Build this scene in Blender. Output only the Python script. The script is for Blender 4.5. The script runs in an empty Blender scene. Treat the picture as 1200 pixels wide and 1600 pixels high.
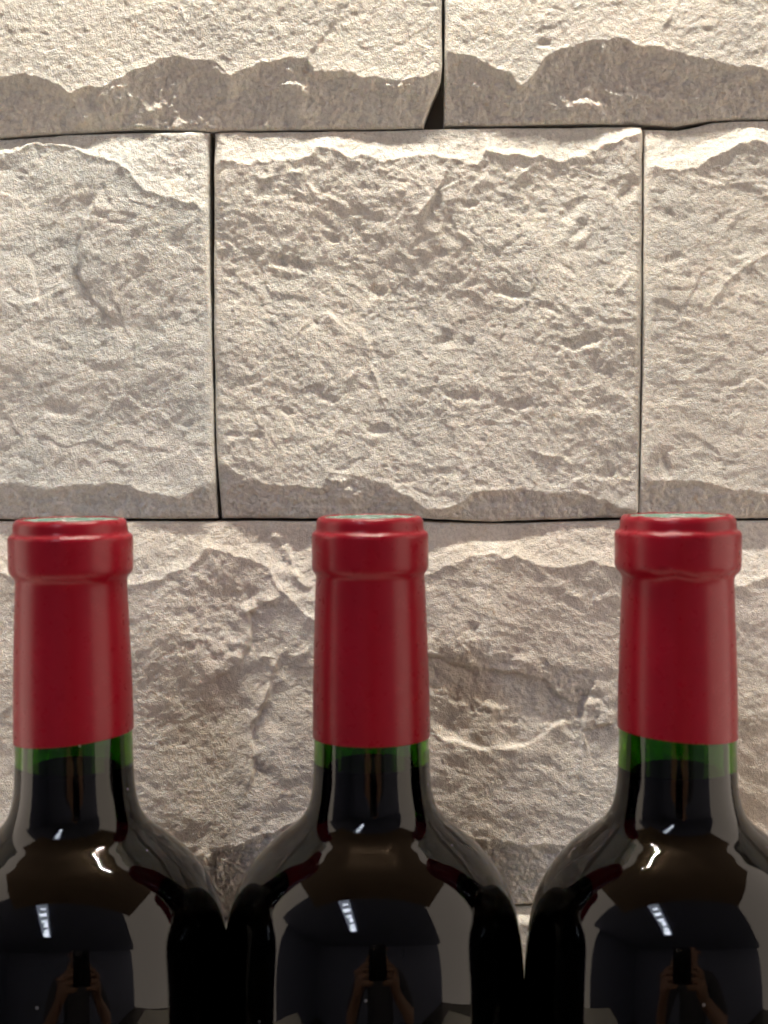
import bpy, bmesh, math, random
import numpy as np
from mathutils import Vector

# ------------------------------------------------------------------ camera, world, light
sc = bpy.context.scene
col = sc.collection
F_PX = 2300.0                      # focal length in photograph pixels (1200 x 1600)
CAM = Vector((0.0, -0.381, 0.319))
PITCH = math.radians(2.7)
ROLL = math.radians(0.4)
cam_d = bpy.data.cameras.new('camera')
cam = bpy.data.objects.new('camera', cam_d)
col.objects.link(cam)
cam.location = CAM
cam.rotation_euler = (math.pi / 2 - PITCH, ROLL, 0)
cam_d.sensor_fit = 'VERTICAL'
cam_d.sensor_height = 36.0
cam_d.lens = 36.0 * F_PX / 1600.0
cam_d.clip_start = 0.005
cam_d.clip_end = 60
cam_d.dof.use_dof = True
cam_d.dof.focus_distance = 0.440
cam_d.dof.aperture_fstop = 13.5
sc.camera = cam
sc.view_settings.view_transform = 'Standard'
sc.view_settings.look = 'None'
sc.view_settings.gamma = 1
sc.view_settings.exposure = 0.58
sc.cycles.max_bounces = 10
sc.cycles.transmission_bounces = 10
sc.cycles.diffuse_bounces = 4
sc.cycles.glossy_bounces = 5
sc.cycles.sample_clamp_indirect = 4
sc.cycles.caustics_refractive = False
sc.cycles.caustics_reflective = False

w = bpy.data.worlds.new('World')
sc.world = w
w.use_nodes = True
bg = w.node_tree.nodes['Background']
bg.inputs[0].default_value = (0.60, 0.51, 0.43, 1)   # dim warm room light all round
bg.inputs[1].default_value = 2.55

LED_Y, LED_POWER = 0.005, 4000.0
LED_HALF = 0.13

# ------------------------------------------------------------------ helpers
def link(o, parent=None):
    col.objects.link(o)
    if parent is not None:
        o.parent = parent
    return o

def tag(o, label, cat, group=None):
    o['label'] = label
    o['category'] = cat
    if group:
        o['group'] = group
    return o

def thing(name, label, cat, loc=(0, 0, 0), group=None):
    o = bpy.data.objects.new(name, None)
    o.empty_display_size = 0.02
    o.location = loc
    link(o)
    return tag(o, label, cat, group)

def mesh_obj(name, me, m, parent=None, smooth=True):
    if m:
        me.materials.append(m)
    if smooth:
        me.polygons.foreach_set('use_smooth', [True] * len(me.polygons))
    return link(bpy.data.objects.new(name, me), parent)

def lathe(name, prof, m, parent=None, n=96, smooth=True, zfun=None, capb=False, capt=False):
    """prof: list of (r, z); zfun(z, x, y, k) may alter z."""
    vs, fs = [], []
    for k, (r, z) in enumerate(prof):
        for i in range(n):
            a = 2 * math.pi * i / n
            x, y = r * math.cos(a), r * math.sin(a)
            vs.append((x, y, zfun(z, x, y, k) if zfun else z))
    for k in range(len(prof) - 1):
        for i in range(n):
            j = (i + 1) % n
            fs.append((k * n + i, k * n + j, (k + 1) * n + j, (k + 1) * n + i))
    if capb:
        fs.append(tuple(range(n - 1, -1, -1)))
    if capt:
        fs.append(tuple((len(prof) - 1) * n + i for i in range(n)))
    me = bpy.data.meshes.new(name)
    me.from_pydata(vs, [], fs)
    me.validate()
    return mesh_obj(name, me, m, parent, smooth)

def box_bm(bm, x0, x1, y0, y1, z0, z1):
    v = [bm.verts.new(p) for p in ((x0, y0, z0), (x1, y0, z0), (x1, y1, z0), (x0, y1, z0),
                                   (x0, y0, z1), (x1, y0, z1), (x1, y1, z1), (x0, y1, z1))]
    for f in ((3, 2, 1, 0), (4, 5, 6, 7), (0, 1, 5, 4), (1, 2, 6, 5), (2, 3, 7, 6), (3, 0, 4, 7)):
        bm.faces.new([v[i] for i in f])

def bm_obj(name, bm, m, parent=None, smooth=False, bevel=0):
    if bevel:
        bmesh.ops.bevel(bm, geom=list(bm.edges), offset=bevel, segments=3, affect='EDGES', profile=0.5)
    bmesh.ops.recalc_face_normals(bm, faces=bm.faces)
    me = bpy.data.meshes.new(name)
    bm.to_mesh(me)
    bm.free()
    return mesh_obj(name, me, m, parent, smooth)

def interp_catmull(pts, per=8):
    out = []
    for i in range(len(pts) - 1):
        p0, p1, p2, p3 = pts[max(i - 1, 0)], pts[i], pts[i + 1], pts[min(i + 2, len(pts) - 1)]
        for s in range(per):
            t = s / per
            q = []
            for a, b, c, d in zip(p0, p1, p2, p3):
                q.append(0.5 * (2 * b + (c - a) * t + (2 * a - 5 * b + 4 * c - d) * t * t + (3 * b - a - 3 * c + d) * t ** 3))
            out.append(tuple(q))
    out.append(pts[-1])
    return out

# ------------------------------------------------------------------ materials
def newmat(name):
    m = bpy.data.materials.new(name)
    m.use_nodes = True
    nt = m.node_tree
    return m, nt, nt.nodes['Principled BSDF']

def simple(name, c, rough=0.5, metal=0.0, spec=0.5):
    m, nt, p = newmat(name)
    p.inputs['Base Color'].default_value = (*c, 1)
    p.inputs['Roughness'].default_value = rough
    p.inputs['Metallic'].default_value = metal
    p.inputs['Specular IOR Level'].default_value = spec
    return m

def N(nt, t, **kw):
    n = nt.nodes.new(t)
    for k, v in kw.items():
        setattr(n, k, v)
    return n

def noise(nt, vec, scale, detail=4, rough=0.55, dist=0.0):
    n = N(nt, 'ShaderNodeTexNoise')
    n.inputs['Scale'].default_value = scale
    n.inputs['Detail'].default_value = detail
    n.inputs['Roughness'].default_value = rough
    n.inputs['Distortion'].default_value = dist
    nt.links.new(vec, n.inputs['Vector'])
    return n

def ramp(nt, fac, stops):
    r = N(nt, 'ShaderNodeValToRGB')
    e = r.color_ramp.elements
    e[0].position, e[0].color = stops[0][0], (*stops[0][1], 1)
    e[1].position, e[1].color = stops[-1][0], (*stops[-1][1], 1)
    for p, c in stops[1:-1]:
        x = e.new(p)
        x.color = (*c, 1)
    nt.links.new(fac, r.inputs[0])
    return r

def mix(nt, fac, a, b, kind='MIX'):
    n = N(nt, 'ShaderNodeMix', data_type='RGBA', blend_type=kind)
    for s, v in ((0, fac), (6, a), (7, b)):
        if isinstance(v, (int, float)):
            n.inputs[s].default_value = v
        elif isinstance(v, tuple):
            n.inputs[s].default_value = (*v, 1)
        else:
            nt.links.new(v, n.inputs[s])
    return n.outputs[2]

def make_stone_mat(name, cream, pink, grey, brown=0.0):
    m, nt, p = newmat(name)
    g = N(nt, 'ShaderNodeNewGeometry')
    pos = g.outputs['Position']
    a = noise(nt, pos, 24, 4, 0.6, 0.6)
    fa = ramp(nt, a.outputs[0], [(0.36, (0, 0, 0)), (0.64, (1, 1, 1))])
    b = noise(nt, pos, 55, 5, 0.65, 0.4)
    fb = ramp(nt, b.outputs[0], [(0.42, (0, 0, 0)), (0.70, (1, 1, 1))])
    c1 = mix(nt, fa.outputs[0], cream, pink)
    c2 = mix(nt, fb.outputs[0], c1, grey)
    # crystalline speckle
    s = noise(nt, pos, 900, 3, 0.7)
    fs = ramp(nt, s.outputs[0], [(0.30, (0.80, 0.79, 0.78)), (0.5, (1, 1, 1)), (0.72, (1.12, 1.12, 1.11))])
    c3 = mix(nt, 1.0, c2, fs.outputs[0], 'MULTIPLY')
    fk = noise(nt, pos, 160, 3, 0.7, 0.3)
    ff = ramp(nt, fk.outputs[0], [(0.66, (0, 0, 0)), (0.74, (0.55,) * 3)])
    c3 = mix(nt, ff.outputs[0], c3, (0.66, 0.52, 0.34))
    dk = noise(nt, pos, 420, 2, 0.6)
    fd = ramp(nt, dk.outputs[0], [(0.68, (0, 0, 0)), (0.76, (0.6,) * 3)])
    c3 = mix(nt, fd.outputs[0], c3, (0.38, 0.35, 0.31))
    if brown:
        t = noise(nt, pos, 17, 4, 0.6, 0.8)  # browner patches scattered at random over the block
        ft = ramp(nt, t.outputs[0], [(0.46, (0, 0, 0)), (0.70, (brown,) * 3)])
        c3 = mix(nt, ft.outputs[0], c3, (0.40, 0.29, 0.16))
    nt.links.new(c3, p.inputs['Base Color'])
    p.inputs['Roughness'].default_value = 0.62
    p.inputs['Subsurface Weight'].default_value = 0.5
    p.inputs['Subsurface Radius'].default_value = (1.0, 0.8, 0.6)
    p.inputs['Subsurface Scale'].default_value = 0.0011
    p.inputs['Specular IOR Level'].default_value = 0.35
    f1 = noise(nt, pos, 700, 4, 0.7)
    f2 = noise(nt, pos, 2400, 2, 0.6)
    ad = N(nt, 'ShaderNodeMath', operation='MULTIPLY_ADD')
    nt.links.new(f2.outputs[0], ad.inputs[0])
    ad.inputs[1].default_value = 0.45
    nt.links.new(f1.outputs[0], ad.inputs[2])
    bp = N(nt, 'ShaderNodeBump')
    bp.inputs['Strength'].default_value = 0.9
    bp.inputs['Distance'].default_value = 0.0008
    nt.links.new(ad.outputs[0], bp.inputs['Height'])
    nt.links.new(bp.outputs[0], p.inputs['Normal'])
    return m

M_stone_a = make_stone_mat('cream_marble', (0.80, 0.77, 0.68), (0.74, 0.695, 0.62), (0.66, 0.645, 0.59))
M_stone_b = make_stone_mat('grey_marble', (0.78, 0.765, 0.70), (0.70, 0.675, 0.62), (0.63, 0.64, 0.60))
M_stone_c = make_stone_mat('tan_marble', (0.84, 0.80, 0.71), (0.76, 0.705, 0.64), (0.69, 0.655, 0.59), 0.28)
M_back = simple('grey_adhesive', (0.22, 0.21, 0.18), 0.9)

# ------------------------------------------------------------------ noise for the split stone faces
def perlin(x, y, seed):
    rng = np.random.RandomState(seed)
    perm = np.arange(256)
    rng.shuffle(perm)
    perm = np.concatenate([perm, perm])
    ang = rng.rand(256) * 2 * np.pi
    gx, gy = np.cos(ang), np.sin(ang)
    xi, yi = np.floor(x).astype(int), np.floor(y).astype(int)
    xf, yf = x - xi, y - yi
    xi &= 255
    yi &= 255
    u = xf * xf * xf * (xf * (xf * 6 - 15) + 10)
    v = yf * yf * yf * (yf * (yf * 6 - 15) + 10)
    def g(ix, iy, dx, dy):
        h = perm[perm[ix & 255] + (iy & 255)]
        return gx[h] * dx + gy[h] * dy
    a = g(xi, yi, xf, yf)
    b = g(xi + 1, yi, xf - 1, yf)
    c = g(xi, yi + 1, xf, yf - 1)
    d = g(xi + 1, yi + 1, xf - 1, yf - 1)
    return (a + u * (b - a)) + v * ((c + u * (d - c)) - (a + u * (b - a)))

def fbm(x, y, wl, oct_, seed, gain=0.5, kind='f'):
    s = np.zeros_like(x)
    amp = 1.0
    for o in range(oct_):
        n = perlin(x / wl + 37.1 * o, y / wl + 11.7 * o, seed + o)
        if kind == 'r':
            n = 0.5 - np.abs(n) * 2.0
        elif kind == 'b':
            n = np.abs(n) * 2.0 - 0.35
        s += amp * n
        amp *= gain
        wl *= 0.5
    return s

def poly_y(pts, x):
    p = np.array(pts, float)
    return np.interp(x, p[:, 0], p[:, 1])

def seg_dist(x, y, pts):
    """distance to a polyline and the side on which a point lies."""
    best = np.full(x.shape, 1e9)
    side = np.zeros_like(x)
    over = np.zeros_like(x)
    ns_ = len(pts) - 1
    si = 0
    for (x0, y0), (x1, y1) in zip(pts[:-1], pts[1:]):
        dx, dy = x1 - x0, y1 - y0
        L = dx * dx + dy * dy
        tr = ((x - x0) * dx + (y - y0) * dy) / L
        t = np.clip(tr, 0, 1)
        ov = np.zeros_like(x)
        if si == 0:
            ov = np.maximum(ov, -tr * L ** 0.5)
        if si == ns_ - 1:
            ov = np.maximum(ov, (tr - 1) * L ** 0.5)
        si += 1
        ex, ey = x - (x0 + t * dx), y - (y0 + t * dy)
        d = np.hypot(ex, ey)
        s = np.sign(dx * (y - y0) - dy * (x - x0))
        mk = d < best
        best = np.where(mk, d, best)
        side = np.where(mk, s, side)
        over = np.where(mk, ov, over)
    return best, side * np.exp(-over / 10.0)

# ------------------------------------------------------------------ the wall
Y_W = 0.068                                    # reference plane of the stone faces
cp, sp = math.cos(PITCH), math.sin(PITCH)
D_W = Y_W - CAM.y
cr, sr = math.cos(ROLL), math.sin(ROLL)

def to_wall(px, py):
    """photograph coordinates -> x, z on the plane of the stone faces."""
    a = (px - 600.0) / F_PX
    b = (800.0 - py) / F_PX
    # camera looks along (0, cp, -sp); its up is (0, sp, cp)
    a, b = a * cr + b * sr, b * cr - a * sr
    dy = cp + b * sp
    dz = -sp + b * cp
    k = D_W / dy
    return a * k, CAM.z + dz * k

def stone(S, parent):
    cell = S.get('cell', 2.0)
    el, er, et, eb = S['l'], S['r'], S['t'], S['b']
    wpx = max(p[0] for p in er) - min(p[0] for p in el)
    hpx = max(p[1] for p in eb) - min(p[1] for p in et)
    nu, nv = int(wpx / cell), int(hpx / cell)
    s, t = np.meshgrid(np.linspace(0, 1, nu), np.linspace(0, 1, nv))
    xa, xb = np.mean([p[0] for p in el]), np.mean([p[0] for p in er])
    ya, yb = np.mean([p[1] for p in et]), np.mean([p[1] for p in eb])
    yl = ya + (yb - ya) * t
    xl = xa + (xb - xa) * s
    sd = S['seed']
    def side_x(e, y):
        a = np.array([(q[1], q[0]) for q in e], float)
        return np.interp(y, a[:, 0], a[:, 1]) + 1.2 * perlin(y / 60.0, y * 0 + 3.3, sd + 91)
    def edge_y(e, x):
        return poly_y(e, x) + 1.0 * perlin(x / 70.0, x * 0 + 7.7, sd + 92)
    L, R = side_x(el, yl), side_x(er, yl)
    T, B = edge_y(et, xl), edge_y(eb, xl)
    X = L + (R - L) * s
    Y = T + (B - T) * t
    # warped coordinates for everything rough
    wx = X + 14 * fbm(X, Y, 90, 3, sd + 1)
    wy = Y + 14 * fbm(X, Y, 90, 3, sd + 5)
    rg = S.get('rough', 1.0) * 0.62
    h = S.get('h', 0.0) + 2.6 * S.get('swell', 1.0) * fbm(X, Y, 330, 2, sd + 11)
    # medium: billowy knocks, ridged flakes, slanted fibres
    an = math.radians(S.get('slant', 25))
    rx = wx * math.cos(an) + wy * math.sin(an)
    ry = -wx * math.sin(an) + wy * math.cos(an)
    med = 0.95 * fbm(wx, wy, 120, 4, sd + 21, 0.52)
    ws = S.get('ws', 1.0)
    fl = 0.24 * S.get('fold', 1.0) * fbm(rx * 0.55, ry, 46 * ws, 4, sd + 31, 0.55, 'r')
    kn = 0.55 * fbm(rx * S.get('an', 0.8), ry, 20 * ws, 4, sd + 41, 0.62)
    pitn = perlin(wx / 11.0, wy / 8.0, sd + 47) + 0.6 * perlin(wx / 32.0, wy / 24.0, sd + 48)
    pit = -1.1 * np.clip(pitn - 0.42, 0, 1) * S.get('pits', 1.0)
    fine = 0.22 * fbm(X, Y, 10.0, 2, sd + 51, 0.85)
    body = rg * (med + fl + kn + pit + fine * S.get('grain', 1.0))
    # terraces of broken layers
    lay = fbm(wx, wy, 150, 3, sd + 61, 0.55) * 2.2
    fr = lay - np.floor(lay)
    terr = (np.floor(lay) + np.clip((fr - 0.82) / 0.18, 0, 1)) - lay
    body = body + 0.30 * S.get('terr', 1.0) * terr
    # pits and lumps that can be seen in the photograph
    for (cx, cy, a, b, deg, dep) in S.get('dents', []):
        q = math.radians(deg)
        u = ((X - cx) * math.cos(q) + (Y - cy) * math.sin(q)) / a
        v = (-(X - cx) * math.sin(q) + (Y - cy) * math.cos(q)) / b
        rr = np.sqrt(u * u + v * v) + 0.55 * fbm(X, Y, 18, 3, sd + 71)
        body = body - 0.45 * dep * np.clip(1.15 - rr, 0, 1)
    # raised veins
    for pts, amp, wd in S.get('veins', []):
        d, _ = seg_dist(X + 3 * perlin(X / 22, Y / 22, sd + 73), Y + 3 * perlin(X / 22, Y / 22, sd + 74), pts)
        brk = np.clip(0.65 + 1.6 * perlin(X / 24, Y / 24, sd + 78), 0, 1.3)
        body = body + 0.6 * amp * brk * np.exp(-d / wd)
    # steps between broken layers: the left side of the direction of travel stands proud
    for pts, amp, wd in S.get('steps', []):
        d, sg = seg_dist(X + 5 * perlin(X / 26, Y / 26, sd + 75), Y + 5 * perlin(X / 26, Y / 26, sd + 76), pts)
        f = np.tanh(d / 1.6) * np.exp(-d / wd) * sg
        body = body - 0.55 * amp * f * np.clip(0.75 + 1.2 * perlin(X / 34, Y / 34, sd + 79), 0, 1.3)
    # chipped arrises along the top and the bottom
    jag = 6.0 * fbm(X, X * 0 + 2.2, 42, 4, sd + 81, 0.6) + 8.0 * fbm(X, Y, 40, 4, sd + 82, 0.5)
    yt_r = poly_y(S['rt'], X) + jag if 'rt' in S else T + 6
    yb_r = poly_y(S['rb'], X) + 0.8 * jag if 'rb' in S else B - 6
    tt = np.clip((yt_r - Y) / np.maximum(yt_r - T, 8), 0, 1.1)
    tb = np.clip((Y - yb_r) / np.maximum(B - yb_r, 8), 0, 1.1)
    dt, db = S.get('dt', 6.0), S.get('db', 6.0)
    conch = 0.42 * fbm(X, Y, 15, 4, sd + 86, 0.75) + 0.5 * fbm(wx, wy, 30, 5, sd + 83, 0.62) + 0.7 * fbm(wx, wy, 95, 2, sd + 84, 0.5) + 0.55 * fbm(X * 0.6, Y, 60, 3, sd + 85, 0.5, 'b') + 0.10 * fbm(X, Y, 9, 2, sd + 87)
    dt_v = dt * (1 + 0.35 * perlin(X / 130, X * 0, sd + 88))
    db_v = db * (1 + 0.30 * perlin(X / 130, X * 0, sd + 89))
    mt = np.clip((yt_r - Y) / 14.0, 0, 1)
    mb = np.clip((Y - yb_r) / 10.0, 0, 1)
    mch = np.maximum(mt * 0.30, mb * 0.25)
    # the arris itself is a little proud
    lip = 0.5 * np.exp(-np.abs(Y - yt_r) / 7.0) + 0.4 * np.exp(-np.abs(Y - yb_r) / 8.0)
    h = h + body * (1 - mch) + conch * (mt * 0.5 + mb * 1.6) + lip - dt_v * tt ** S.get('pt', 0.85) - db_v * tb ** S.get('pb', 0.85)
    for (cx, cy, a, b, amp) in S.get('lumps', []):
        rr = np.sqrt(((X - cx) / a) ** 2 + ((Y - cy) / b) ** 2) + 0.5 * fbm(X, Y, 24, 3, sd + 77)
        h = h + amp * np.clip(1.2 - rr, 0, 1)
    # sawn side edges: smooth, rounded over
    el_d, er_d = X - L, R - X
    ed = np.minimum(el_d, er_d)
    k = np.clip(ed / 12.0, 0, 1)
    hs = S.get('h', 0.0) - dt_v * tt * 0.9 - db_v * tb * 0.9 - 0.8
    h = h * k + hs * (1 - k)
    allr = np.minimum(ed, np.minimum(Y - T, B - Y))
    h = h - 1.2 * (1 - np.clip(allr / 5.0, 0, 1)) ** 2
    # to the world
    a_ = (X - 600.0) / F_PX
    b_ = (800.0 - Y) / F_PX
    a_, b_ = a_ * cr + b_ * sr, b_ * cr - a_ * sr
    dy = cp + b_ * sp
    kk = D_W / dy
    WX, WZ = a_ * kk, CAM.z + (-sp + b_ * cp) * kk
    WY = Y_W - h * 0.001
    n = nu * nv
    back = Y_W + 0.020
    co = np.empty((n, 3), np.float32)
    co[:, 0], co[:, 1], co[:, 2] = WX.ravel(), WY.ravel(), WZ.ravel()
    idx = np.arange(n).reshape(nv, nu)
    q = np.stack([idx[:-1, :-1], idx[1:, :-1], idx[1:, 1:], idx[:-1, 1:]], -1).reshape(-1, 4)
    rim = np.concatenate([idx[0, :-1], idx[:-1, -1], idx[-1, :0:-1], idx[:0:-1, 0]])
    rb = co[rim].copy()
    rb[:, 1] = back
    co = np.concatenate([co, rb])
    m = len(rim)
    i = np.arange(m)
    j = (i + 1) % m
    sk = np.stack([rim[i], rim[j], n + j, n + i], -1)
    quads = np.concatenate([q, sk]).astype(np.int32)
    me = bpy.data.meshes.new('stone')
    me.vertices.add(len(co))
    me.vertices.foreach_set('co', co.ravel())
    me.loops.add(quads.size)
    me.loops.foreach_set('vertex_index', quads.ravel())
    me.polygons.add(len(quads))
    me.polygons.foreach_set('loop_start', np.arange(0, quads.size, 4, dtype=np.int32))
    sm = np.ones(len(quads), bool)
    sm[len(q):] = False
    me.polygons.foreach_set('use_smooth', sm)
    me.update(calc_edges=True)
    me.materials.append(S['mat'])
    return link(bpy.data.objects.new('stone', me), parent)

wall = thing('stone_wall', 'wall of cream split-face stone blocks standing behind the bottles', 'wall',
             (0, Y_W + 0.03, 0))

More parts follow.
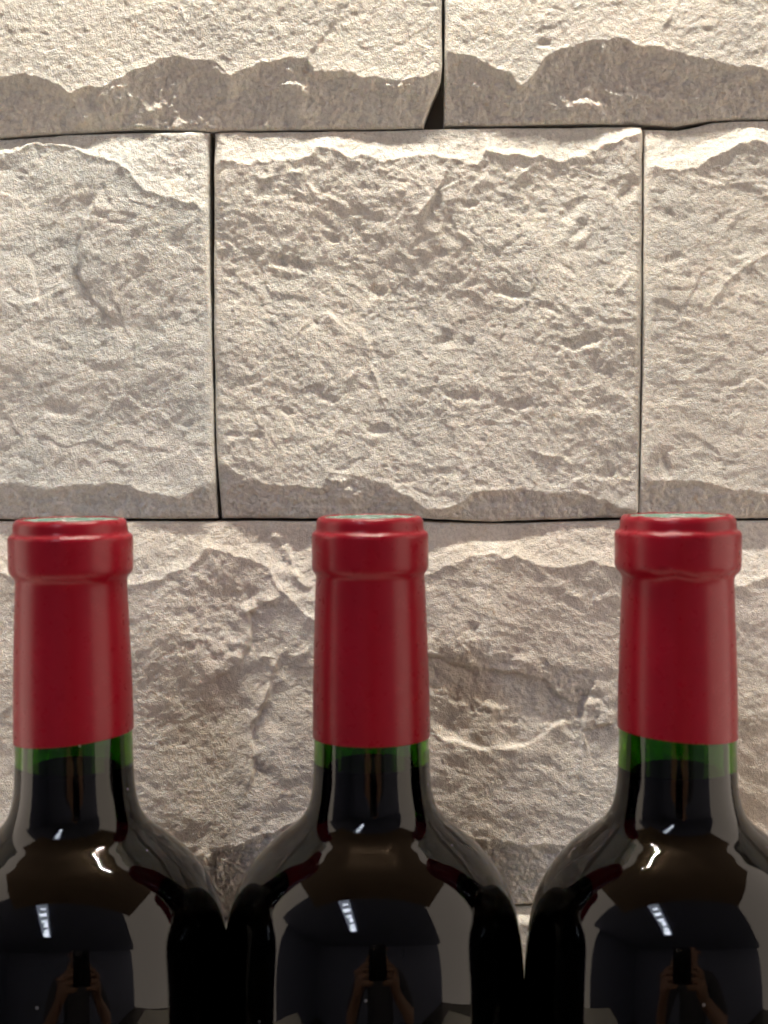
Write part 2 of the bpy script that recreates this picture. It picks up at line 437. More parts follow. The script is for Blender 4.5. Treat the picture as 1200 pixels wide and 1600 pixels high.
STONES = [
    # upper row, left block
    dict(seed=100, ws=0.6, fold=0.6, mat=M_stone_a, h=2.5, l=[(-330, -420), (-330, 200)], r=[(690, -420), (690, 110), (688, 135), (672, 170), (662, 200)],
         t=[(-330, -420), (690, -420)], b=[(-330, 215), (0, 212), (100, 206), (240, 200), (330, 203), (500, 199), (690, 197)],
         rb=[(-330, 130), (0, 122), (45, 118), (75, 132), (110, 146), (150, 141), (190, 126), (220, 110), (250, 98), (290, 95),
             (340, 100), (362, 122), (385, 108), (440, 98), (480, 90), (490, 112), (540, 118), (600, 126), (650, 127), (690, 112)],
         db=4.2, pb=0.65, grain=1.5, rough=0.55, terr=0.5, pits=0.6, swell=0.5, slant=-30,
         lumps=[(130, 186, 26, 14, 1.5), (285, 190, 14, 7, 0.5)],
         veins=[([(285, 20), (290, 40), (280, 80)], 0.6, 4), ([(520, 60), (530, 10)], 0.35, 6)],
         steps=[([(245, 190), (250, 150), (262, 110)], 0.8, 14), ([(480, 92), (505, 60), (525, 30), (530, -10)], 0.45, 30)]),
    # upper row, right block
    dict(seed=140, ws=0.7, fold=0.6, mat=M_stone_a, h=2.7, l=[(694, -420), (694, 200)], r=[(1390, -420), (1390, 200)],
         t=[(694, -420), (1390, -420)], b=[(694, 193), (760, 194), (830, 192), (900, 190), (1000, 190), (1060, 194), (1110, 186), (1200, 184), (1390, 190)],
         rb=[(694, 82), (712, 88), (760, 104), (795, 118), (812, 136), (832, 120), (850, 95), (880, 78), (930, 68), (960, 62),
             (1000, 76), (1060, 84), (1100, 100), (1150, 108), (1200, 112), (1390, 100)],
         db=4.2, pb=0.65, grain=1.4, rough=0.55, terr=0.5, pits=0.5, swell=0.5, slant=20,
         lumps=[(915, 165, 34, 17, 1.4)], dents=[(850, 72, 12, 7, 10, 1.6), (760, 170, 52, 26, 0, 1.8), (975, 120, 60, 24, 8, 1.6)],
         veins=[([(842, 60), (845, 30), (870, 10)], 0.6, 4), ([(1030, 50), (1050, 15), (1065, -10)], 0.7, 5)]),
    # middle row, left block
    dict(seed=180, ws=1.5, an=0.6, fold=1.3, mat=M_stone_b, h=0.5, l=[(-345, 200), (-345, 815)], r=[(325, 200), (326, 400), (331, 600), (338, 815)],
         t=[(-345, 220), (0, 214), (100, 207), (325, 204)], b=[(-345, 816), (0, 813), (338, 811)],
         rt=[(-345, 250), (-50, 245), (0, 243), (40, 228), (78, 222), (120, 233), (170, 250), (200, 266), (220, 290), (240, 300), (280, 313), (325, 326)],
         rb=[(-345, 770), (0, 758), (80, 763), (140, 757), (200, 757), (240, 770), (280, 782), (310, 762), (325, 752), (338, 752)],
         dt=2.7, db=3.2, pt=1.0, rough=0.85, slant=-35, pits=0.6,
         dents=[(240, 270, 60, 18, 18, 1.1), (90, 640, 26, 16, 20, 1.2)],
         steps=[([(146, 318), (133, 350), (122, 400), (128, 440), (150, 480), (168, 492)], 1.3, 40),
                ([(0, 300), (30, 310), (55, 340), (60, 392), (45, 400), (62, 470)], -0.4, 34),
                ([(52, 470), (95, 450), (130, 465), (160, 492)], -0.4, 40)],
         veins=[([(146, 318), (133, 350), (122, 400)], 0.7, 3), ([(166, 500), (163, 545)], 0.7, 3), ([(215, 492), (250, 490), (310, 482)], 0.5, 4)]),
    # middle row, centre block
    dict(seed=236, ws=1.0, mat=M_stone_a, h=0.0, l=[(333, 200), (333, 500), (336, 700), (344, 815)], r=[(1005, 190), (1004, 500), (998, 815)],
         t=[(333, 204), (500, 202), (700, 198), (1005, 194)], b=[(333, 811), (500, 811), (640, 810), (700, 813), (770, 816), (850, 813), (1000, 809)],
         rt=[(333, 258), (400, 253), (460, 250), (485, 238), (500, 228), (540, 243), (600, 248), (640, 245), (680, 242), (745, 258),
             (758, 237), (850, 245), (880, 251), (900, 246), (940, 232), (975, 215), (1005, 205)],
         rb=[(333, 718), (370, 742), (430, 760), (470, 756), (500, 764), (515, 742), (550, 740), (600, 755), (640, 780), (670, 795), (700, 794),
             (720, 785), (745, 771), (790, 765), (850, 768), (900, 768), (930, 780), (960, 790), (1000, 796)],
         dt=2.7, db=3.1, rough=0.85, pits=1.3, slant=35, grain=1.4,
         dents=[(463, 413, 30, 10, 18, 2.2), (432, 408, 20, 9, -10, 1.6), (520, 372, 12, 8, 10, 1.8), (358, 430, 10, 8, 0, 1.6), (905, 535, 34, 11, -14, 2.4),
                (800, 460, 36, 7, 10, 1.7), (858, 482, 18, 7, 25, 1.7), (735, 320, 18, 7, -20, 1.5), (590, 455, 16, 9, 10, 1.6), (490, 610, 20, 8, -12, 1.9),
                (510, 622, 16, 8, 10, 1.7), (452, 645, 12, 6, 30, 1.4), (592, 672, 20, 9, 5, 2.0), (398, 680, 12, 6, 0, 1.6), (365, 680, 16, 5, 0, 1.2),
                (685, 395, 16, 9, 0, 1.5), (980, 300, 26, 14, -45, 1.7), (895, 330, 26, 12, -50, 1.5), (905, 355, 12, 16, 0, 1.5), (730, 620, 26, 10, 0, 1.6),
                (815, 632, 22, 9, 5, 1.8), (695, 530, 18, 12, -30, 1.7), (950, 740, 20, 10, -10, 1.6), (690, 738, 28, 9, 0, 1.5), (560, 330, 14, 7, 0, 1.3)],
         veins=[([(470, 610), (458, 560), (462, 525), (478, 505), (510, 490), (545, 505), (570, 530), (578, 552), (576, 565)], 0.7, 5),
                ([(545, 590), (562, 570), (576, 565), (586, 590), (596, 622)], 1.1, 4), ([(515, 695), (530, 668), (535, 655)], 0.9, 4),
                ([(652, 335), (684, 297), (702, 350), (735, 376)], 1.0, 4), ([(797, 298), (808, 274), (830, 262), (855, 246)], 1.0, 4),
                ([(900, 692), (908, 640), (930, 648), (950, 664)], 0.9, 4), ([(825, 700), (850, 713), (882, 712), (890, 726)], 1.0, 4),
                ([(705, 668), (718, 710), (732, 745)], 0.8, 4), ([(385, 268), (408, 280), (440, 270), (468, 270), (488, 300), (505, 298), (528, 318), (545, 326)], 1.1, 4),
                ([(960, 455), (985, 430)], 0.7, 5)],
         steps=[([(660, 340), (684, 297), (720, 370)], 0.9, 30), ([(470, 610), (460, 530), (510, 490), (570, 530)], -0.35, 45)]),
    # middle row, right block
    dict(seed=280, ws=1.2, an=0.5, mat=M_stone_a, h=1.2, l=[(1006.5, 190), (1005.5, 500), (1000, 815)], r=[(1700, 190), (1690, 815)],
         t=[(1005, 199), (1060, 200), (1090, 194), (1112, 188), (1200, 186), (1700, 190)], b=[(1000, 812), (1700, 808)],
         rt=[(1005, 262), (1060, 268), (1090, 261), (1120, 245), (1150, 222), (1175, 217), (1200, 226), (1400, 240), (1700, 230)],
         rb=[(1000, 728), (1012, 748), (1060, 748), (1130, 762), (1200, 770), (1700, 760)],
         dt=3.7, db=3.8, rough=0.75, slant=10, pits=0.7, dents=[(1040, 730, 8, 22, -15, 2.0), (1050, 405, 22, 9, -15, 1.1)],
         veins=[([(1105, 478), (1128, 448), (1150, 425), (1200, 395)], 0.9, 5)]),
    # lower row, left block
    dict(seed=325, ws=1.7, fold=0.7, mat=M_stone_c, h=1.5, l=[(-330, 815), (-330, 1400)], r=[(598, 815), (596, 1400)],
         t=[(-330, 820), (0, 816), (598, 815)], b=[(-330, 1442), (0, 1442), (598, 1440)],
         rt=[(-330, 880), (0, 893), (100, 930), (205, 917), (250, 902), (285, 890), (310, 874), (322, 862), (360, 862), (395, 874), (420, 892), (440, 925),
             (462, 945), (490, 970), (540, 985), (598, 960)],
         rb=[(-330, 1330), (200, 1332), (330, 1322), (380, 1312), (430, 1298), (470, 1278), (500, 1268), (598, 1290)],
         dt=3.2, db=4.4, pt=0.9, rough=0.95, slant=-40, pits=0.5, swell=1.3, terr=0.5,
         dents=[(470, 850, 28, 45, 20, 2.6), (345, 960, 70, 60, 30, 2.4), (300, 1010, 20, 9, -20, 1.2)],
         veins=[([(385, 955), (405, 945), (440, 928)], 3.0, 7), ([(430, 1038), (424, 1060), (410, 1100), (392, 1128)], 1.8, 5),
                ([(430, 838), (446, 850), (456, 880), (465, 905), (492, 930)], 2.6, 6), ([(375, 1030), (400, 1020), (430, 1025), (475, 1020)], 2.2, 8)],
         steps=[([(388, 955), (392, 990), (385, 1020), (370, 1040), (330, 1062)], -1.5, 60), ([(430, 1040), (412, 1098), (394, 1130), (396, 1180), (392, 1220)], -1.2, 45)]),
    # lower row, right block
    dict(seed=360, ws=1.4, an=0.55, mat=M_stone_c, h=0.9, l=[(602, 815), (600, 1400)], r=[(1290, 815), (1290, 1400)],
         t=[(602, 815), (800, 819), (1000, 813), (1290, 815)], b=[(602, 1420), (1290, 1418)],
         rt=[(602, 905), (670, 894), (700, 884), (722, 877), (750, 867), (800, 870), (850, 884), (880, 886), (920, 876), (965, 890), (1040, 925), (1150, 915),
             (1170, 910), (1200, 902), (1290, 895)],
         rb=[(602, 1290), (740, 1308), (800, 1318), (860, 1320), (1290, 1310)],
         dt=4.0, db=4.4, pt=0.9, rough=0.95, slant=25, pits=0.5, terr=0.6,
         dents=[(740, 985, 10, 18, -20, 1.6), (790, 1070, 120, 48, 12, 3.6), (905, 1100, 40, 45, 30, 2.2), (700, 1130, 50, 30, 0, 1.4)],
         veins=[([(875, 920), (890, 930), (930, 938), (950, 930)], 1.1, 8), ([(760, 1125), (775, 1105), (790, 1090)], 1.0, 8)],
         steps=[([(668, 1020), (720, 1040), (790, 1048), (850, 1062), (880, 1090)], 2.0, 45), ([(925, 1075), (912, 1105), (910, 1140), (950, 1130)], 1.8, 40),
                ([(690, 1150), (760, 1170), (830, 1160), (870, 1130)], -1.6, 45)]),
    # bottom row, only a sliver shows between the bottles
    dict(seed=400, mat=M_stone_b, h=1.0, cell=4, l=[(90, 1410), (90, 2010)], r=[(757, 1410), (757, 2010)],
         t=[(90, 1446), (757, 1445)], b=[(90, 2010), (757, 2010)], rt=[(90, 1450), (757, 1450)], rb=[(90, 1960), (757, 1960)]),
    dict(seed=430, mat=M_stone_a, h=1.0, cell=4, l=[(761, 1410), (761, 2010)], r=[(1430, 1410), (1430, 2010)],
         t=[(761, 1424), (1430, 1424)], b=[(761, 2010), (1430, 2010)], rt=[(761, 1436), (1430, 1440)], rb=[(761, 1960), (1430, 1960)]),
]
# blocks beyond the frame, seen only as the wall goes on in the reflections
def far(seed, x0, x1, y0, y1, m):
    return dict(seed=seed, mat=m, h=0.5, cell=9, l=[(x0, y0), (x0, y1)], r=[(x1, y0), (x1, y1)], t=[(x0, y0), (x1, y0)], b=[(x0, y1), (x1, y1)],
                rt=[(x0, y0 + 50), (x1, y0 + 40)], rb=[(x0, y1 - 55), (x1, y1 - 45)], rough=0.7)
STONES += [far(500, -1010, -335, -420, 208, M_stone_b), far(510, 1395, 2080, -420, 190, M_stone_b),
           far(520, -1030, -350, 208, 812, M_stone_a), far(530, 1702, 2380, 190, 808, M_stone_a),
           far(540, -1010, -335, 818, 1405, M_stone_c), far(550, 1295, 1980, 818, 1402, M_stone_c),
           far(560, -585, 86, 1412, 2010, M_stone_a), far(570, 1434, 2100, 1412, 2010, M_stone_b)]
for S in STONES:
    stone(S, wall)
bm = bmesh.new()
x0, z1 = to_wall(-1040, -420)
x1, z0 = to_wall(2400, 2400)
box_bm(bm, x0, x1, 0.0, 0.02, max(z0, -0.02), z1)
o = bm_obj('backing_board', bm, M_back, wall)
o.location = (0, Y_W + 0.0125, 0)
wall.location = (0, 0, 0)

# ------------------------------------------------------------------ bottles
def make_glass():
    m, nt, p = newmat('green_bottle_glass')
    nt.nodes.remove(p)
    out = nt.nodes['Material Output']
    # clear reflections over green transmission
    rf = N(nt, 'ShaderNodeBsdfRefraction')
    rf.inputs['Color'].default_value = (0.27, 0.50, 0.08, 1)
    rf.inputs['Roughness'].default_value = 0.0
    rf.inputs['IOR'].default_value = 1.52
    gs = N(nt, 'ShaderNodeBsdfGlossy')
    gs.inputs['Color'].default_value = (1, 1, 1, 1)
    gs.inputs['Roughness'].default_value = 0.0
    fr = N(nt, 'ShaderNodeFresnel')
    fr.inputs['IOR'].default_value = 1.37
    gl = N(nt, 'ShaderNodeMixShader')
    nt.links.new(fr.outputs[0], gl.inputs[0])
    nt.links.new(rf.outputs[0], gl.inputs[1])
    nt.links.new(gs.outputs[0], gl.inputs[2])
    df = N(nt, 'ShaderNodeBsdfDiffuse')
    df.inputs['Color'].default_value = (0.55, 0.55, 0.55, 1)
    tc = N(nt, 'ShaderNodeTexCoord')
    vo = N(nt, 'ShaderNodeTexVoronoi')
    vo.inputs['Scale'].default_value = 190
    nt.links.new(tc.outputs['Object'], vo.inputs['Vector'])
    lt = N(nt, 'ShaderNodeMath', operation='LESS_THAN')
    nt.links.new(vo.outputs['Distance'], lt.inputs[0])
    lt.inputs[1].default_value = 0.055
    sel = N(nt, 'ShaderNodeSeparateColor')
    nt.links.new(vo.outputs['Color'], sel.inputs[0])
    gt = N(nt, 'ShaderNodeMath', operation='GREATER_THAN')
    nt.links.new(sel.outputs[0], gt.inputs[0])
    gt.inputs[1].default_value = 0.72
    ml = N(nt, 'ShaderNodeMath', operation='MULTIPLY')
    nt.links.new(lt.outputs[0], ml.inputs[0])
    nt.links.new(gt.outputs[0], ml.inputs[1])
    m2 = N(nt, 'ShaderNodeMath', operation='MULTIPLY')
    nt.links.new(ml.outputs[0], m2.inputs[0])
    m2.inputs[1].default_value = 0.6
    mx = N(nt, 'ShaderNodeMixShader')
    nt.links.new(m2.outputs[0], mx.inputs[0])
    nt.links.new(gl.outputs[0], mx.inputs[1])
    nt.links.new(df.outputs[0], mx.inputs[2])
    nt.links.new(mx.outputs[0], out.inputs['Surface'])
    # slight waviness of moulded glass
    ns = noise(nt, tc.outputs['Object'], 45, 2, 0.5)
    bp = N(nt, 'ShaderNodeBump')
    bp.inputs['Strength'].default_value = 0.10
    bp.inputs['Distance'].default_value = 0.0006
    nt.links.new(ns.outputs[0], bp.inputs['Height'])
    for q in (rf, gs, fr):
        nt.links.new(bp.outputs[0], q.inputs['Normal'])
    return m

def make_capsule_mat():
    m, nt, p = newmat('red_capsule_foil')
    tc = N(nt, 'ShaderNodeTexCoord')
    a = noise(nt, tc.outputs['Object'], 60, 4, 0.6)
    r = ramp(nt, a.outputs[0], [(0.3, (0.195, 0.0018, 0.0095)), (0.7, (0.22, 0.0024, 0.0115))])
    nt.links.new(r.outputs[0], p.inputs['Base Color'])
    b = noise(nt, tc.outputs['Object'], 350, 3, 0.6)
    rr = ramp(nt, b.outputs[0], [(0.3, (0.26,) * 3), (0.7, (0.33,) * 3)])
    nt.links.new(rr.outputs[0], p.inputs['Roughness'])
    p.inputs['Specular IOR Level'].default_value = 0.27
    bp = N(nt, 'ShaderNodeBump')
    bp.inputs['Strength'].default_value = 0.25
    bp.inputs['Distance'].default_value = 0.00004
    n2 = noise(nt, tc.outputs['Object'], 900, 3, 0.6)
    nt.links.new(n2.outputs[0], bp.inputs['Height'])
    nt.links.new(bp.outputs[0], p.inputs['Normal'])
    return m

M_glass = make_glass()
M_caps = make_capsule_mat()
M_wine = simple('red_wine', (0.012, 0.0008, 0.002), 0.0, 0, 0.0)
M_seal = simple('green_seal_print', (0.05, 0.26, 0.19), 0.22, 0, 0.6)
M_white = simple('white_print', (0.75, 0.77, 0.74), 0.35)
M_cork = simple('cork', (0.35, 0.23, 0.13), 0.9)
mm = 0.001

OUT = interp_catmull([(37.6, 8), (37.9, 60), (38.0, 120), (38.0, 168), (37.9, 180), (37.3, 189), (35.9, 197), (33.6, 203.6), (30.6, 209), (26.9, 213.4),
                      (22.8, 217.0), (19.3, 220.0), (17.2, 223.0), (16.1, 226.4), (15.45, 230.5), (15.15, 236), (14.95, 244), (14.7, 255), (14.3, 268), (13.8, 283), (13.6, 296)], 6)
OUT = [(33.0, 0.0), (36.0, 1.2), (37.3, 4.0)] + OUT
OUT = [(r * (1 + 0.042 * min(1.0, max(0.0, (226 - z) / 26))), z) for r, z in OUT]

def wall_thick(z):
    return 3.4 if z > 226 else 3.4 - 0.6 * min(1, (226 - z) / 40)

INN = [(max(r - wall_thick(z), 1.0), z) for r, z in OUT if z > 8]
INN = [(0.5, 26.0), (18, 14.0), (32, 9.0)] + INN

def bottle(x, y, rz, skew, lipk, cut, wine_top, dimple, label):
    t = thing('wine_bottle', label, 'wine bottle', (x, y, 0), 'red-capped wine bottles in a row')
    prof = [(r * mm, z * mm) for r, z in OUT] + [(r * mm, z * mm) for r, z in reversed(INN)]
    prof = [(0.0005 * 1, 0.012)] + [(0.024, 0.003)] + prof + []
    lathe('glass', prof, M_glass, t, 128)
    # wine overlaps the inner face of the glass a hair so that no air gap shows
    wp = [(r * mm + 0.00012, z * mm) for r, z in INN if z < wine_top]
    rl = np.interp(wine_top, [p[1] for p in INN[3:]], [p[0] for p in INN[3:]]) * mm
    wp += [(rl + 0.00012, wine_top * mm + 0.0004), (rl - 0.0008, wine_top * mm), (0.0005, wine_top * mm - 0.0001)]
    lathe('wine', wp, M_wine, t, 96, capb=True, capt=True)
    lathe('cork', [(0.0106, 0.2505), (0.0106, 0.2985)], M_cork, t, 48, capb=True, capt=True)
    # capsule of red foil: long skirt, collar over the lip, stepped crown
    rnd = random.Random(int(x * 1e5) + 5)
    CP = [(15.05, 242.6), (15.30, 242.6), (15.32, 242.75), (15.32, 243.1), (15.30, 246), (15.15, 256), (14.85, 266), (14.5, 276), (14.25, 282), (14.1, 284.0),
          (14.15, 284.8), (14.55, 285.5), (14.95, 286.2), (15.12, 287.2), (15.15, 288.5), (15.15, 292), (15.15, 294.8), (15.05, 295.5), (14.75, 295.9), (14.35, 296.1),
          (14.02, 296.5), (13.9, 297.1), (13.85, 298.2), (13.7, 299.0), (13.35, 299.6), (12.8, 299.95), (12.4, 300.0), (12.25, 299.8), (12.1, 299.7)]
    CP = [(r * mm * (1 + (lipk - 1) * min(1, max(0, (z - 283.5) / 3))), z * mm) for r, z in CP]
    seeds = [rnd.uniform(0, 6.28) for _ in range(6)]
    def zf(z, px, py, k):
        a = math.atan2(py, px)
        low = max(0.0, 1 - (z - 0.2426) / 0.012)
        zz = z + low * (skew * px + cut * mm)
        if 0.2835 < z < 0.2865:
            zz += dimple * (0.00018 * math.sin(5 * a + seeds[0]) + 0.00014 * math.sin(11 * a + seeds[1]))
        if z > 0.2945:
            zz += 0.00007 * math.sin(7 * a + seeds[2]) + 0.00005 * math.sin(17 * a + seeds[3])
        return zz
    c = lathe('capsule', CP, M_caps, t, 144, zfun=zf)
    dz = 0.29975
    d = lathe('seal_disc', [(0.0001, dz), (0.0123, dz)], M_seal, c, 64, smooth=False)
    # white print on the seal: a ring and short marks
    bm = bmesh.new()
    def bar(cx, cy, ang, l, wd):
        ca, sa = math.cos(ang), math.sin(ang)
        vs = [bm.verts.new((cx + u * ca - v * sa, cy + u * sa + v * ca, dz + 0.00004)) for u, v in ((-l, -wd), (l, -wd), (l, wd), (-l, wd))]
        bm.faces.new(vs)
    for k in range(26):
        if k % 7 == 6:
            continue
        a = 2 * math.pi * k / 26
        bar(0.0098 * math.cos(a), 0.0098 * math.sin(a), a + rnd.choice((0, 0.5, -0.5)), 0.0010, 0.00028)
    for k in range(5):
        bar(-0.003 + 0.0012 * k, -0.0045 + 0.002 * (k % 2), 0.9 + 0.5 * k, 0.0022, 0.0004)
    for k in range(14):
        a = 0.25 + 1.9 * k / 13
        bar(0.0055 * math.cos(a), 0.0055 * math.sin(a), a + 1.57, 0.0006, 0.0007)
    bm_obj('seal_print', bm, M_white, d)
    return t

bottle(-0.0038, 0.0, 0.4, 0.0, 1.0, 0.0, 235.2, 0.3, 'middle wine bottle with red capsule, standing between the other two')
bottle(-0.0808, -0.003, 0.0, 0.095, 1.045, 1.3, 235.8, 0.4, 'left wine bottle with red capsule cut higher on its right side')
bottle(0.0752, -0.004, 0.0, -0.08, 1.06, 1.3, 234.0, 1.6, 'right wine bottle with red capsule creased under its collar')

# ------------------------------------------------------------------ shelf boards and the LED strip that lights the wall
def wood(name, c0, c1):
    m, nt, p = newmat(name)
    tc = N(nt, 'ShaderNodeTexCoord')
    mp = N(nt, 'ShaderNodeMapping')
    mp.inputs['Scale'].default_value = (2, 30, 30)
    nt.links.new(tc.outputs['Object'], mp.inputs['Vector'])
    a = noise(nt, mp.outputs[0], 3, 5, 0.6, 0.5)
    r = ramp(nt, a.outputs[0], [(0.3, c0), (0.7, c1)])
    nt.links.new(r.outputs[0], p.inputs['Base Color'])
    p.inputs['Roughness'].default_value = 0.45
    return m
M_wood = wood('brown_wood', (0.20, 0.135, 0.085), (0.30, 0.21, 0.14))
def board(z0, z1, y0, label, m):
    bm = bmesh.new()
    box_bm(bm, -0.55, 0.55, y0, Y_W + 0.012, z0, z1)
    o = bm_obj('shelf_board', bm, m, None, bevel=0.001)
    return tag(o, label, 'shelf')
M_pale = wood('pale_wood', (0.70, 0.63, 0.54), (0.80, 0.74, 0.65))
board(-0.03, 0.0, -0.38, 'pale wooden shelf board that the three bottles stand on', M_pale)
board(0.74, 0.77, -0.36, 'wooden shelf board above the bottles, carrying the light strip', M_wood)

strip = thing('led_strip', 'thin strip of small warm lamps under the upper shelf board', 'light strip', (0, LED_Y, 0.739))
bm = bmesh.new()
box_bm(bm, -LED_HALF, LED_HALF, -0.005, 0.005, -0.002, 0.0)
bm_obj('strip_tape', bm, simple('white_tape', (0.7, 0.7, 0.68), 0.5), strip)
M_led = bpy.data.materials.new('lit_diode')
M_led.use_nodes = True
nt = M_led.node_tree
nt.nodes.remove(nt.nodes['Principled BSDF'])
em = N(nt, 'ShaderNodeEmission')
em.inputs[0].default_value = (1.0, 0.93, 0.815, 1)
em.inputs[1].default_value = LED_POWER
nt.links.new(em.outputs[0], nt.nodes['Material Output'].inputs[0])
bm = bmesh.new()
box_bm(bm, -0.0014, 0.0014, -0.0014, 0.0014, -0.0035, -0.0021)
led0 = bm_obj('diode', bm, M_led, strip)
N_LED = 20
for k in range(N_LED):
    o = led0 if k == 0 else link(led0.copy(), strip)
    o.location.x = -LED_HALF + 0.004 + (2 * LED_HALF - 0.008) * k / (N_LED - 1)


# ------------------------------------------------------------------ what the glass mirrors: ceiling, lamp, the person with the phone
FLOOR_Z, CEIL_Z = -1.15, 1.45
def sheet(name, x0, x1, y0, y1, z, m):
    bm = bmesh.new()
    box_bm(bm, x0, x1, y0, y1, z - 0.01, z + 0.01)
    o = bm_obj(name, bm, m)
    o['kind'] = 'structure'
    return o
M_paint = simple('blue_grey_paint', (0.20, 0.215, 0.30), 0.8)
bm = bmesh.new()
ring = [(-3.0, -0.42), (-3.0, -3.5), (4.4, -3.5), (4.4, -3.15), (0.60, -0.42)]
lo = [bm.verts.new((x, y, CEIL_Z)) for x, y in ring]
hi = [bm.verts.new((x, y, CEIL_Z + 0.02)) for x, y in ring]
bm.faces.new(lo)
bm.faces.new(hi)
for i in range(5):
    bm.faces.new((lo[i], lo[(i + 1) % 5], hi[(i + 1) % 5], hi[i]))
bm_obj('ceiling', bm, M_paint)['kind'] = 'structure'
bm = bmesh.new()
box_bm(bm, -3.0, 4.4, -3.52, -3.5, FLOOR_Z, CEIL_Z)
box_bm(bm, -3.02, -3.0, -3.5, -0.8, FLOOR_Z, CEIL_Z)
o = bm_obj('room_wall', bm, M_paint)
o['kind'] = 'structure'
sheet('floor', -3.0, 4.4, -3.5, 0.1, FLOOR_Z, simple('dark_floor', (0.08, 0.07, 0.06), 0.5))
lamp = thing('ceiling_lamp', 'long white louvred lamp on the ceiling behind the photographer', 'lamp', (-0.52, -1.3, CEIL_Z - 0.012))
bm = bmesh.new()
box_bm(bm, -0.09, 0.09, -0.55, 0.55, -0.05, 0.0)
bm_obj('lamp_housing', bm, simple('white_metal', (0.7, 0.7, 0.72), 0.4), lamp)
M_cover = bpy.data.materials.new('lit_cover')
M_cover.use_nodes = True
nt = M_cover.node_tree
nt.nodes.remove(nt.nodes['Principled BSDF'])
em = N(nt, 'ShaderNodeEmission')
em.inputs[0].default_value = (0.72, 0.80, 1.0, 1)
em.inputs[1].default_value = 4.0
nt.links.new(em.outputs[0], nt.nodes['Material Output'].inputs[0])
M_tube = bpy.data.materials.new('lit_tube')
M_tube.use_nodes = True
nt = M_tube.node_tree
nt.nodes.remove(nt.nodes['Principled BSDF'])
em = N(nt, 'ShaderNodeEmission')
em.inputs[0].default_value = (0.82, 0.87, 1.0, 1)
em.inputs[1].default_value = 26.0
nt.links.new(em.outputs[0], nt.nodes['Material Output'].inputs[0])
for y0, y1 in ((-0.50, -0.36), (-0.33, -0.24), (-0.15, 0.0), (0.03, 0.10), (0.22, 0.30), (0.40, 0.44)):
    bm = bmesh.new()
    q = 0.05 + 0.03 * math.sin(9 * y0)
    box_bm(bm, -q, 0.07, y0, y1, -0.056, -0.051)
    bm_obj('diffuser', bm, M_tube, lamp)
bm = bmesh.new()
box_bm(bm, -0.11, 0.11, -0.54, 0.54, -0.0505, -0.0485)
bm_obj('lamp_cover', bm, M_cover, lamp)

M_black = simple('black_glass', (0.01, 0.01, 0.012), 0.15)
phone = thing('phone', 'black phone held upright in both hands behind the camera position', 'phone', (0.022, -0.398, 0.262))
bm = bmesh.new()
box_bm(bm, -0.044, 0.044, -0.004, 0.004, -0.085, 0.085)
bm_obj('phone_body', bm, M_black, phone, bevel=0.003)
bm = bmesh.new()
box_bm(bm, -0.034, 0.001, 0.0042, 0.0075, 0.036, 0.073)
bm_obj('camera_bump', bm, M_black, phone, bevel=0.001)
M_lens = simple('lens_ring', (0.3, 0.3, 0.32), 0.25, 1.0)
for lx, lz in ((-0.022, 0.063), (-0.022, 0.046), (-0.008, 0.054)):
    o = lathe('lens', [(0.0065, 0.0076), (0.0065, 0.0088), (0.005, 0.0088)], M_lens, phone, 24, capb=True)
    o.rotation_euler = (-math.pi / 2, 0, 0)
    o.location = (lx, 0.0, lz)

person = thing('person', 'person in a dark shirt holding up a phone in both hands', 'person', (0.05, -0.80, FLOOR_Z + 0.01))
def skin(name, verts, edges, radii, m, root=0, sub=2):
    me = bpy.data.meshes.new(name)
    me.from_pydata([Vector(v) - person.location for v in verts], edges, [])
    o = mesh_obj(name, me, m, person)
    md = o.modifiers.new('skin', 'SKIN')
    md.use_smooth_shade = True
    if not me.skin_vertices:
        bm = bmesh.new()
        bm.from_mesh(me)
        bm.verts.layers.skin.verify()
        bm.to_mesh(me)
        bm.free()
    for i, r in enumerate(radii):
        sv = me.skin_vertices[0].data[i]
        sv.radius = (r, r) if not isinstance(r, tuple) else r
        sv.use_root = (i == root)
    sb = o.modifiers.new('subdivision', 'SUBSURF')
    sb.levels = sub
    sb.render_levels = sub
    return o
M_skin = simple('skin', (0.36, 0.20, 0.14), 0.5)
M_shirt = simple('dark_shirt', (0.05, 0.05, 0.06), 0.8)
M_trs = simple('dark_trousers', (0.02, 0.022, 0.03), 0.8)
M_hair = simple('black_hair', (0.012, 0.010, 0.009), 0.5)
V, E, R = [], [], []
def add(p, r, prev=None):
    V.append(p)
    R.append(r)
    if prev is not None:
        E.append((prev, len(V) - 1))
    return len(V) - 1
px0, py0 = 0.07, -0.80
pel = add((px0, py0, -0.22), (0.14, 0.10))
wai = add((px0, py0 + 0.01, -0.06), (0.125, 0.09), pel)
che = add((px0, py0 + 0.0, 0.10), (0.15, 0.10), wai)
shb = add((px0, py0, 0.20), (0.10, 0.075), che)
nec = add((px0, py0 + 0.02, 0.28), 0.05, shb)
jaw = add((px0, py0 + 0.05, 0.345), (0.058, 0.066), nec)
hea = add((px0, py0 + 0.05, 0.42), (0.074, 0.088), jaw)
top = add((px0, py0 + 0.04, 0.49), (0.055, 0.066), hea)
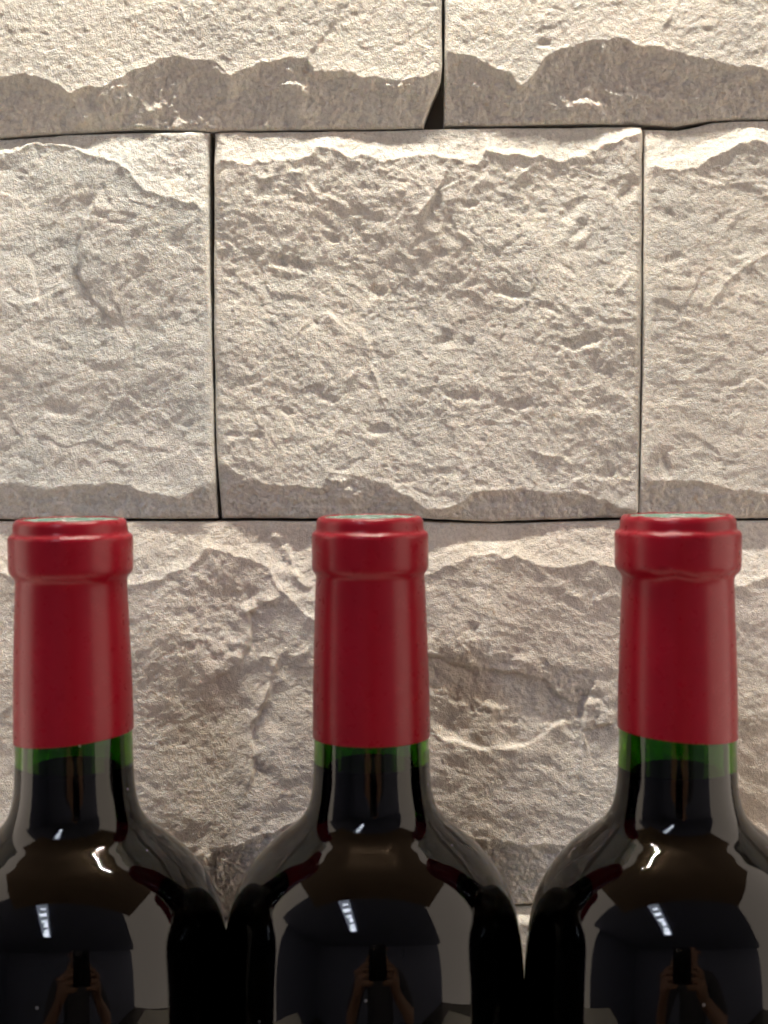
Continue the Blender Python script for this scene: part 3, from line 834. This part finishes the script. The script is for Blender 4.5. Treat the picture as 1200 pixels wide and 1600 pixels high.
for sx in (-1, 1):
    sh = add((px0 + sx * 0.18, py0, 0.185), 0.058, shb)
    el_ = add((px0 + sx * 0.27, py0 + 0.12, -0.03), 0.046, sh)
    tx = 0.022 + sx * 0.060
    wr = add((tx + sx * 0.060, -0.475, 0.115), (0.032, 0.026), el_)
    pa = add((tx + sx * 0.030, -0.442, 0.172), (0.040, 0.020), wr)
    kn = add((tx + sx * 0.014, -0.427, 0.222), (0.040, 0.017), pa)
    for f in range(4):
        z = 0.168 + 0.022 * f
        l = (0.85, 0.95, 1.0, 0.92)[f]
        a1 = add((tx + sx * (0.013 - 0.002 * f), -0.412, z), 0.0105, kn if f > 1 else pa)
        a2 = add((tx - sx * 0.008, -0.4040, z + 0.002), 0.0100, a1)
        add((tx - sx * (0.010 + 0.034 * l), -0.406, z + 0.003), 0.0092, a2)
    t1 = add((tx + sx * 0.006, -0.440, 0.228), 0.012, pa)
    t2 = add((tx - sx * 0.012, -0.428, 0.266), 0.011, t1)
    add((tx - sx * 0.030, -0.419, 0.288), 0.010, t2)
    hp = add((px0 + sx * 0.09, py0, -0.30), 0.088, pel)
    kne = add((px0 + sx * 0.10, py0 + 0.02, -0.68), 0.058, hp)
    ank = add((px0 + sx * 0.10, py0, -1.07), 0.040, kne)
    add((px0 + sx * 0.11, py0 + 0.15, -1.11), (0.040, 0.026), ank)
skin('body', V, E, R, M_skin)
def sub(idx, grow, name, m):
    mp = {v: i for i, v in enumerate(idx)}
    ed = [(mp[a], mp[b]) for a, b in E if a in mp and b in mp]
    rr = [tuple(x + grow for x in (R[i] if isinstance(R[i], tuple) else (R[i], R[i]))) for i in idx]
    return skin(name, [V[i] for i in idx], ed, rr, m)
arm = [i for i in range(len(V)) if any(abs(V[i][0] - (px0 + s_ * d)) < 1e-6 and abs(V[i][2] - z) < 1e-6 for s_ in (-1, 1) for d, z in ((0.18, 0.185), (0.27, -0.03)))]
sub([pel, wai, che, shb] + arm, 0.012, 'shirt', M_shirt)
leg = [i for i in range(len(V)) if V[i][2] in (-0.30, -0.68, -1.07)]
sub([pel] + leg, 0.014, 'trousers', M_trs)
skin('hair', [(px0, py0 + 0.005, 0.40), (px0, py0 + 0.01, 0.46), (px0, py0 + 0.05, 0.50)], [(0, 1), (1, 2)], [(0.078, 0.06), (0.080, 0.075), (0.06, 0.06)], M_hair)
skin('nose', [(px0, py0 + 0.115, 0.425), (px0, py0 + 0.145, 0.395)], [(0, 1)], [0.008, 0.012], M_skin)
for sx in (-1, 1):
    skin('eye', [(px0 + sx * 0.03, py0 + 0.118, 0.428), (px0 + sx * 0.03, py0 + 0.122, 0.428)], [(0, 1)], [0.010, 0.010], simple('eye', (0.05, 0.04, 0.03), 0.2))
    skin('ear', [(px0 + sx * 0.076, py0 + 0.04, 0.44), (px0 + sx * 0.080, py0 + 0.045, 0.40)], [(0, 1)], [0.014, 0.011], M_skin)
